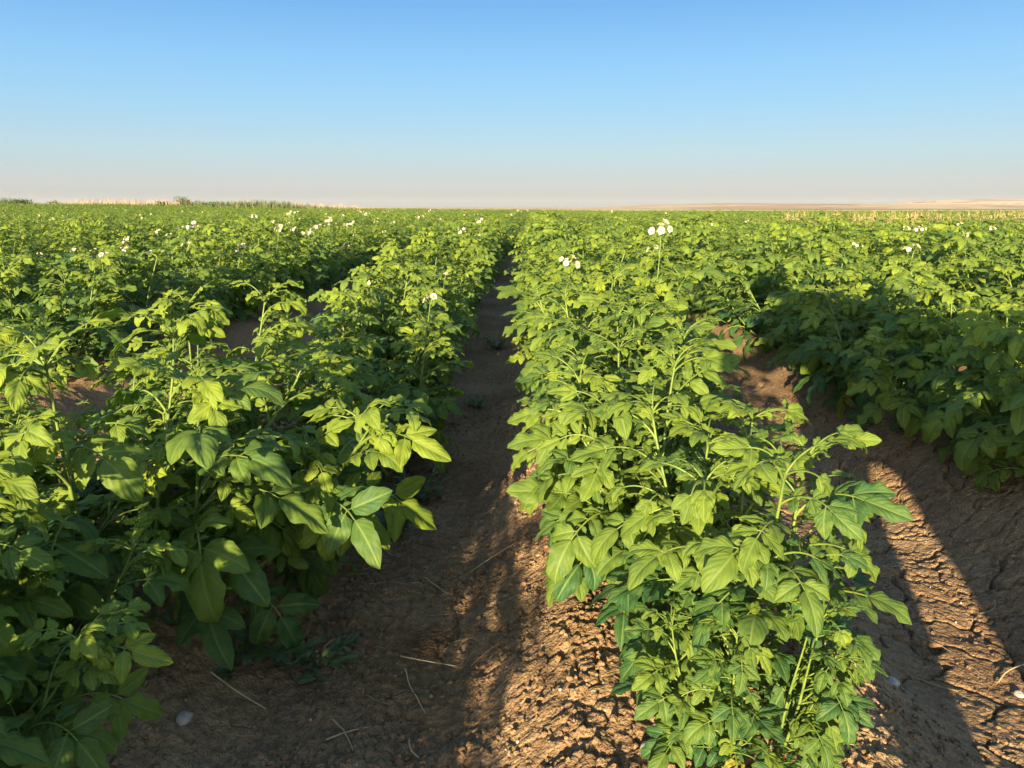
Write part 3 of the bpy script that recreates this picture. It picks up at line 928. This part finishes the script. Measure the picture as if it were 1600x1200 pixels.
# ------------------------------------------------------------------ left horizon: weedy bank, right: dry grass
def grass_mesh(P, hts, rng, wd=0.02):
    mb = MB()
    for (x, y, z), h in zip(P, hts):
        a = rng.uniform(0, 6.28); l = rng.uniform(0.0, 0.4) * h; b = rng.uniform(0, 6.28)
        d = np.array([math.cos(a), math.sin(a), 0]) * wd
        tip = np.array([math.cos(b), math.sin(b), 0]) * l
        p = np.array([x, y, z])
        V = [p - d / 2, p + d / 2, p + tip * 0.35 + d * 0.35 + (0, 0, h * 0.6), p + tip * 0.35 - d * 0.35 + (0, 0, h * 0.6),
             p + tip + d * 0.12 + (0, 0, h), p + tip - d * 0.12 + (0, 0, h)]
        A = np.zeros((6, 3)); A[:, 2] = rng.random()
        mb.add(V, [[0, 1, 2, 3], [3, 2, 4, 5]], A)
    return mb
n = 5200
gx = rng.uniform(-62, -12, n); gy = 82 + rng.normal(0, 1.8, n) + 0.05 * (gx + 35)
gzv = ground_coarse(gx, gy)
hh = 0.35 + rng.uniform(0.35, 0.95, n) * (0.65 + 0.45 * vnoise(gx * 0.3, gy * 0.05, 9)) * (1 - 0.6 * sstep(-24, -12, gx))
mb = grass_mesh(np.stack([gx, gy, gzv], 1), hh, rng, 0.05)
tag(link('dry_grass_bank', mb.mesh('dry_grass_bank', DRYGRASS)), 'strip of dry tan grass along the left horizon behind the crop', 'grass', kind='stuff')
n = 9000
gx = rng.uniform(-62, -14, n); gy = 81 + rng.normal(0, 1.6, n) + 0.05 * (gx + 35)
hh = 0.3 + rng.uniform(0.3, 0.85, n) * (0.7 + 0.6 * vnoise(gx * 0.22, gy * 0.05, 19)) * (1 - 0.6 * sstep(-26, -14, gx))
mb = grass_mesh(np.stack([gx, gy, ground_coarse(gx, gy)], 1), hh, rng, 0.10)
tag(link('green_weeds', mb.mesh('green_weeds', BUSHLEAF)), 'low green weeds mixed through the dry grass on the left horizon', 'weeds', kind='stuff')
n = 7000
gx = rng.uniform(6.5, 17, n); gy = 20 + 0.12 * gx + rng.normal(0, 2.2, n)
m_ = vnoise(gx * 0.35, gy * 0.25, 14) > -0.25
gx, gy = gx[m_], gy[m_]
mb = grass_mesh(np.stack([gx, gy, ground_coarse(gx, gy)], 1), rng.uniform(0.46, 0.76, len(gx)), rng, 0.022)
tag(link('dry_grass_patch', mb.mesh('dry_grass_patch', DRYGRASS)), 'patch of dry tan grass standing among the crop at right', 'grass', kind='stuff')

def bush(x, y, r, h, seed, lab, mat=BUSHLEAF):
    rg = np.random.default_rng(seed)
    t = empty('bush', (x, y, gz(x, y))); tag(t, lab, 'bush', 'green weeds and bushes on the left horizon')
    st = MB(); lf = MB()
    for i in range(30):
        a = rg.uniform(0, 6.28); l = rg.uniform(0.1, 1.0) * r * 0.85
        tip = np.array([math.cos(a) * l, math.sin(a) * l, h * rg.uniform(0.45, 1.05)])
        P = np.array([np.zeros(3), tip * [0.3, 0.3, 0.5], tip])
        tube(st, P, [0.03, 0.02, 0.006], 4, 0)
        for j in range(60):
            f = rg.uniform(0.25, 1.0)
            c = tip * [f, f, f] + rg.normal(0, 0.13, 3) * [r * 0.7, r * 0.7, h * 0.35]
            c[2] = max(c[2], 0.05)
            d = rg.normal(0, 1, 3); ll = rg.uniform(0.10, 0.22)
            put_leaflet(lf, c, unit(d), unit(rg.normal(0, 1, 3) + [0, 0, 1]), ll, ll * 0.5, rg, 2, rg.random(), 0.3, 0.2, 0)
    link('stem', st.mesh('bush_stem', STRAW), t); link('foliage', lf.mesh('bush_foliage', mat), t)
for i, (px, r, h, lab) in enumerate([(40, 1.6, 0.75, 'low dark bush at the far left end of the horizon'),
                                     (98, 1.3, 0.7, 'low dark bush second from the left on the horizon'),
                                     (262, 0.8, 0.7, 'small green bush at left foot of the tallest horizon clump'),
                                     (300, 1.7, 1.15, 'tallest green bush of the clump on the left horizon'),
                                     (335, 1.5, 0.85, 'broad green bush just right of the tallest horizon bush'),
                                     (388, 1.4, 0.72, 'low green bush on the horizon, second from the right'),
                                     (415, 1.1, 0.62, 'lower grey green bush beside the second from the right'),
                                     (452, 0.9, 0.5, 'smallest green tuft ending the left horizon strip')]):
    D = 80.0
    x = (px - 800) / 1190.0 * D * 1.0 - math.tan(YAW) * D
    bush(x, D, r, h + 0.3, 40 + i, lab)

# ------------------------------------------------------------------ far fields and hills
def hill_mat(name, c1, c2, c3):
    m, nt, o = new_mat(name); q = N(nt)
    geo = q.node('ShaderNodeNewGeometry')
    mp = q.node('ShaderNodeMapping'); mp.inputs['Scale'].default_value = (0.0016, 0.0022, 0.012)
    q.lk(geo.outputs['Position'], mp.inputs['Vector'])
    n1 = q.noise(mp.outputs[0], 2.0, 3); n2 = q.noise(mp.outputs[0], 5.0, 4)
    col = q.mix(q.mapr(n1, 0.42, 0.56), c1, c2)
    col = q.mix(q.mapr(n2, 0.55, 0.62), col, c3)
    p = q.node('ShaderNodeBsdfPrincipled'); q.lk(col, p.inputs['Base Color']); p.inputs['Roughness'].default_value = 1.0
    p.inputs['Specular IOR Level'].default_value = 0.0
    q.lk(p.outputs[0], o.inputs['Surface'])
    return m
HM = hill_mat('hill_fields', (0.42, 0.29, 0.19), (0.55, 0.42, 0.25), (0.34, 0.225, 0.155))
def hills(name, y0, y1, fn, nx=220, ny=24, x0=-3200, x1=4200):
    gx = np.linspace(x0, x1, nx + 1)[:, None]; gy = np.linspace(0, 1, ny + 1)[None, :]
    prof = np.sin(math.pi * gy * 0.5) ** 1.4
    Xh = gx + 0 * gy; Yh = y0 + (y1 - y0) * gy + 0 * gx
    H = fn(Xh)
    Zh = H * prof * (0.92 + 0.12 * fbm(Xh * 0.003, Yh * 0.004, 91, 3)) - 1.0
    V = np.stack([Xh, Yh, Zh], -1).reshape(-1, 3)
    mb = MB(); mb.add(V, grid_faces(nx, ny)[:, ::-1])
    tag(link(name, mb.mesh(name, HM)), kind='structure')
def lowhill(x):      # long low swell; x at ~1900 m
    return 3.0 + 11 * sstep(100, 500, x) * (1 - 0.2 * sstep(800, 1300, x)) + 2.0 * fbm(x * 0.004, x * 0, 92, 3) * sstep(-200, 200, x)
def farhill(x):      # the higher hill at the right edge, ~3600 m
    return 2.0 + 38 * sstep(1450, 2000, x) * (1 - 0.3 * sstep(2150, 3200, x)) + 9 * sstep(300, 900, x) + 3 * fbm(x * 0.002, x * 0 + 3, 95, 3) * sstep(0, 500, x)
hills('rolling_fields', 1300, 1900, lowhill)
hills('hills', 2800, 3600, farhill, x0=-4000, x1=5000)

# ------------------------------------------------------------------ the photographer, whose shadow falls on the crop
HV = np.array([math.sin(AZ), math.cos(AZ), 0]); RV = np.array([math.cos(AZ), -math.sin(AZ), 0])
TE = math.tan(EL)
def pp(r, back, z_sil):
    """r to the right, back = metres behind the phone, z as its shadow outline reads at the phone's plane"""
    p = RV * r - HV * back
    return (p[0], p[1], z_sil + back * TE)
SKIN = simple_mat('skin', (0.42, 0.25, 0.17), (0.50, 0.31, 0.21), 40, 0.5, 0, 0, 0.4)
SHIRT = simple_mat('shirt_cloth', (0.10, 0.16, 0.26), (0.13, 0.20, 0.31), 60, 0.9, 0.3, 0.002)
TROUS = simple_mat('trouser_cloth', (0.06, 0.06, 0.065), (0.09, 0.088, 0.09), 60, 0.9, 0.3, 0.002)
HAIR = simple_mat('hair', (0.02, 0.013, 0.01), (0.04, 0.025, 0.018), 90, 0.6, 0.5, 0.002)
SHOE = simple_mat('shoe_leather', (0.05, 0.035, 0.025), (0.08, 0.055, 0.04), 40, 0.6)
DARKGLASS = simple_mat('phone_case', (0.015, 0.015, 0.018), (0.02, 0.02, 0.022), 20, 0.25)

def skin_obj(name, verts, edges, radii, mat, parent, root=0, sub=2):
    me = bpy.data.meshes.new(name); me.from_pydata([tuple(v) for v in verts], edges, []); me.update()
    me.materials.append(mat)
    o = link(name, me, parent)
    sk = o.modifiers.new('skin', 'SKIN'); sk.use_smooth_shade = True
    if not me.skin_vertices: bpy_layer = None
    for i, r in enumerate(radii):
        rx, ry = (r, r) if not isinstance(r, tuple) else r
        me.skin_vertices[0].data[i].radius = (rx, ry)
        me.skin_vertices[0].data[i].use_root = (i == root)
    sb = o.modifiers.new('sub', 'SUBSURF'); sb.levels = sub; sb.render_levels = sub
    return o

def bake(o):
    """turn the grown surface into a plain mesh"""
    dg = bpy.context.evaluated_depsgraph_get(); dg.update()
    me = bpy.data.meshes.new_from_object(o.evaluated_get(dg))
    o.modifiers.clear(); o.data = me
    for p in me.polygons: p.use_smooth = True

def photographer():
    fl = (0.405, 0.42); fr_ = (0.77, 0.52)
    zl = gz(*pp(fl[0], fl[1], 0)[:2]); zr = gz(*pp(fr_[0], fr_[1], 0)[:2])
    base = np.array(pp(0.55, 0.47, 0)); base[2] = min(zl, zr)
    t = empty('person', tuple(base))
    tag(t, 'person leaning sideways to photograph the crop, whose long shadow falls over the right ridge', 'person')
    W = lambda r, b, z: np.array(pp(r, b, z)) - base
    def G(r, b, dz):
        p = np.array(pp(r, b, 0)); p[2] = gz(p[0], p[1]) + dz
        return p - base
    pelvis = W(0.55, 0.50, 0.84)
    v = [pelvis, W(0.50, 0.49, 0.97), W(0.42, 0.46, 1.10), W(0.34, 0.42, 1.20), W(0.27, 0.38, 1.29),   # 0-4 spine to neck base
         W(0.235, 0.35, 1.35), W(0.20, 0.33, 1.415), W(0.175, 0.325, 1.47), W(0.17, 0.33, 1.52),          # 5 neck 6 jaw 7 face 8 crown
         W(0.19, 0.36, 1.20), W(0.22, 0.30, 1.05), W(0.24, 0.22, 0.965), W(0.14, 0.13, 0.975), W(0.075, 0.06, 0.985),   # left arm 9-13
         W(0.48, 0.42, 1.24), W(0.66, 0.40, 1.14), W(0.84, 0.36, 1.04), W(0.50, 0.22, 1.00), W(0.19, 0.07, 1.00),        # right arm 14-18
         W(0.45, 0.49, 0.78), W(0.41, 0.45, 0.60), W(0.40, 0.40, 0.44), G(fl[0], fl[1], 0.26), G(fl[0], fl[1], 0.08),   # left leg 19-23
         W(0.66, 0.51, 0.78), W(0.72, 0.51, 0.60), W(0.755, 0.49, 0.43), G(fr_[0], fr_[1], 0.26), G(fr_[0], fr_[1], 0.08)]   # right leg 24-28
    e = [(0, 1), (1, 2), (2, 3), (3, 4), (4, 5), (5, 6), (6, 7), (7, 8), (3, 9), (9, 10), (10, 11), (11, 12), (12, 13),
         (3, 14), (14, 15), (15, 16), (16, 17), (17, 18), (0, 19), (19, 20), (20, 21), (21, 22), (22, 23),
         (0, 24), (24, 25), (25, 26), (26, 27), (27, 28)]
    R = [.125, .115, .125, .125, .07, .058, .082, .100, .078, .062, .048, .040, .034, .024,
         .065, .05, .042, .036, .024, .095, .075, .055, .048, .034, .095, .075, .055, .048, .034]
    body = skin_obj('body', v, e, R, SKIN, t)
    # clothing over the same bones, a little wider
    k = 1.14
    sv = v[0:5] + v[9:13] + v[14:18]
    se = [(0, 1), (1, 2), (2, 3), (3, 4), (3, 5), (5, 6), (6, 7), (7, 8), (3, 9), (9, 10), (10, 11), (11, 12)]
    sr = [.17, .16, .165, .15, .082, .085, .070, .060, .048, .095, .095, .085, .060]
    shirt = skin_obj('shirt', sv, se, sr, SHIRT, t)
    tv = [v[0]] + v[19:24] + v[24:29]
    te = [(0, 1), (1, 2), (2, 3), (3, 4), (4, 5), (0, 6), (6, 7), (7, 8), (8, 9), (9, 10)]
    tr = [.16, .13, .125, .12, .115, .105, .13, .125, .12, .115, .10]
    trou = skin_obj('trousers', tv, te, tr, TROUS, t)
    objs = [body, shirt, trou]
    fwd = unit(HV + RV * -0.1)
    for a in (23, 28):
        f0 = v[a].copy(); f0[2] -= 0.045
        sh = skin_obj('shoe', [f0 - fwd * 0.05, f0 + fwd * 0.05, f0 + fwd * 0.13, f0 + fwd * 0.19], [(0, 1), (1, 2), (2, 3)],
                      [.045, .043, .042, .03], SHOE, t)
        objs.append(sh)
    # hair cap, nose, eyes, mouth and ears
    hd = v[7]; up = unit(v[8] - v[6]); look = unit(HV * 0.9 - RV * 0.25 - np.array([0, 0, 0.45])); look = unit(look - up * (look @ up)); sd = np.cross(look, up)
    objs.append(skin_obj('hair', [hd + up * 0.075 - look * 0.02, hd + up * 0.03 - look * 0.045, hd - up * 0.035 - look * 0.05], [(0, 1), (1, 2)],
                         [.080, .088, .055], HAIR, t))
    for s_ in (-1, 1):
        objs.append(skin_obj('ear', [hd + sd * s_ * 0.086 + up * 0.02, hd + sd * s_ * 0.092 - up * 0.02], [(0, 1)], [.016, .010], SKIN, t, sub=1))
        objs.append(skin_obj('eye', [hd + look * 0.072 + sd * s_ * 0.032, hd + look * 0.078 + sd * s_ * 0.032], [(0, 1)], [.013, .010], PETAL, t, sub=2))
    objs.append(skin_obj('nose', [hd + look * 0.082 + up * 0.002, hd + look * 0.100 - up * 0.032], [(0, 1)], [.010, .014], SKIN, t, sub=1))
    # hands: palm with four fingers and a thumb, curled round the phone's edges
    for (wr, dirr, s_) in ((v[13], -RV, 1), (v[18], -RV, -1)):
        pal = [wr, wr + dirr * 0.035 + HV * 0.01]
        hv = list(pal); he = [(0, 1)]; hr = [(.024), (.026)]
        for q_ in range(4):
            root = pal[1] + np.array([0, 0, (1.5 - q_) * 0.017]) * 1.0
            a1 = root + dirr * (0.026 - 0.002 * abs(q_ - 1)) + HV * 0.006
            a2 = a1 + dirr * 0.016 + HV * 0.006
            a3 = a2 + dirr * 0.004 + HV * 0.006
            i0 = len(hv); hv += [root, a1, a2, a3]; he += [(1, i0), (i0, i0 + 1), (i0 + 1, i0 + 2), (i0 + 2, i0 + 3)]
            hr += [.011, .0088, .008, .0068]
        i0 = len(hv); th = wr + dirr * 0.012 + np.array([0, 0, 0.026]) - HV * 0.006
        hv += [th, th + dirr * 0.028 + np.array([0, 0, 0.016]), th + dirr * 0.048 + np.array([0, 0, 0.010])]
        he += [(0, i0), (i0, i0 + 1), (i0 + 1, i0 + 2)]; hr += [.013, .0105, .009]
        objs.append(skin_obj('hand', hv, he, hr, SKIN, t))
    for o in objs: bake(o)
photographer()

# unseen bag, added to fill out the right side of the photographer's shadow
def shadow_bag():
    import bmesh
    c = np.array(pp(0.88, 0.50, 0.74))
    t = empty('added_shadow_bag', (c[0], c[1], c[2] - 0.24), -AZ)
    tag(t, 'added unseen canvas bag at right of the photographer, widening the cast shadow', 'bag')
    CANVAS = simple_mat('shadow_bag_canvas', (0.20, 0.17, 0.11), (0.27, 0.23, 0.15), 60, 0.9, 0.4, 0.002)
    def box(name, size, loc, rad, par):
        bm = bmesh.new(); bmesh.ops.create_cube(bm, size=1.0)
        bmesh.ops.scale(bm, vec=size, verts=bm.verts)
        bmesh.ops.bevel(bm, geom=list(bm.edges), offset=rad, segments=4, affect='EDGES')
        bmesh.ops.translate(bm, vec=loc, verts=bm.verts)
        m = bpy.data.meshes.new(name); bm.to_mesh(m); bm.free(); m.materials.append(CANVAS)
        for p in m.polygons: p.use_smooth = True
        return link(name, m, par)
    box('shadow_bag_body', (0.32, 0.16, 0.48), (0, 0, 0.24), 0.05, t)
    box('shadow_bag_flap', (0.33, 0.172, 0.20), (0, 0, 0.40), 0.04, t)
    box('pocket', (0.22, 0.03, 0.18), (0, -0.088, 0.15), 0.012, t)
    mb = MB()
    sh = Vector(pp(0.50, 0.44, 1.33)) - Vector(t.location); sh.rotate(Matrix.Rotation(AZ, 3, 'Z'))
    P = [(-0.15, 0, 0.44), tuple(sh * 0.5 + Vector((-0.06, 0.03, 0.24))), tuple(sh), tuple(sh * 0.5 + Vector((0.10, -0.05, 0.26))), (0.15, 0, 0.44)]
    tube(mb, P, [0.012] * 5, 6, 0)
    link('strap', mb.mesh('strap', CANVAS), t)
shadow_bag()

# the phone: a thin slab just behind the lens position
me = bpy.data.meshes.new('phone')
import bmesh
bm = bmesh.new(); bmesh.ops.create_cube(bm, size=1.0)
bmesh.ops.scale(bm, vec=(0.150, 0.075, 0.008), verts=bm.verts)
bmesh.ops.bevel(bm, geom=[e for e in bm.edges], offset=0.003, segments=3, affect='EDGES')
bm.to_mesh(me); bm.free(); me.materials.append(DARKGLASS)
ph = link('phone', me)
Rm = cam_o.rotation_euler.to_matrix()
ph.rotation_euler = cam_o.rotation_euler
ph.location = Vector((0, 0, 1.0)) + Rm @ Vector((0.055, -0.022, 0.012))
tag(ph, 'dark phone held sideways in both hands by the photographer', 'phone')

# ------------------------------------------------------------------ evening air
hz = bpy.data.meshes.new('haze')
bm = bmesh.new(); bmesh.ops.create_cube(bm, size=1.0)
bmesh.ops.scale(bm, vec=(13600, 7400, 74), verts=bm.verts)
bmesh.ops.translate(bm, vec=(0, 3300, 31), verts=bm.verts)
bm.to_mesh(hz); bm.free()
hm, hnt, ho = new_mat('air')
pv = hnt.nodes.new('ShaderNodeVolumePrincipled')
pv.inputs['Color'].default_value = (0.86, 0.84, 0.84, 1)
pv.inputs['Density'].default_value = 0.000042
hnt.links.new(pv.outputs[0], ho.inputs['Volume'])
hz.materials.append(hm)
tag(link('haze', hz), 'thin pale evening haze over the far fields and hills', 'haze', kind='stuff')
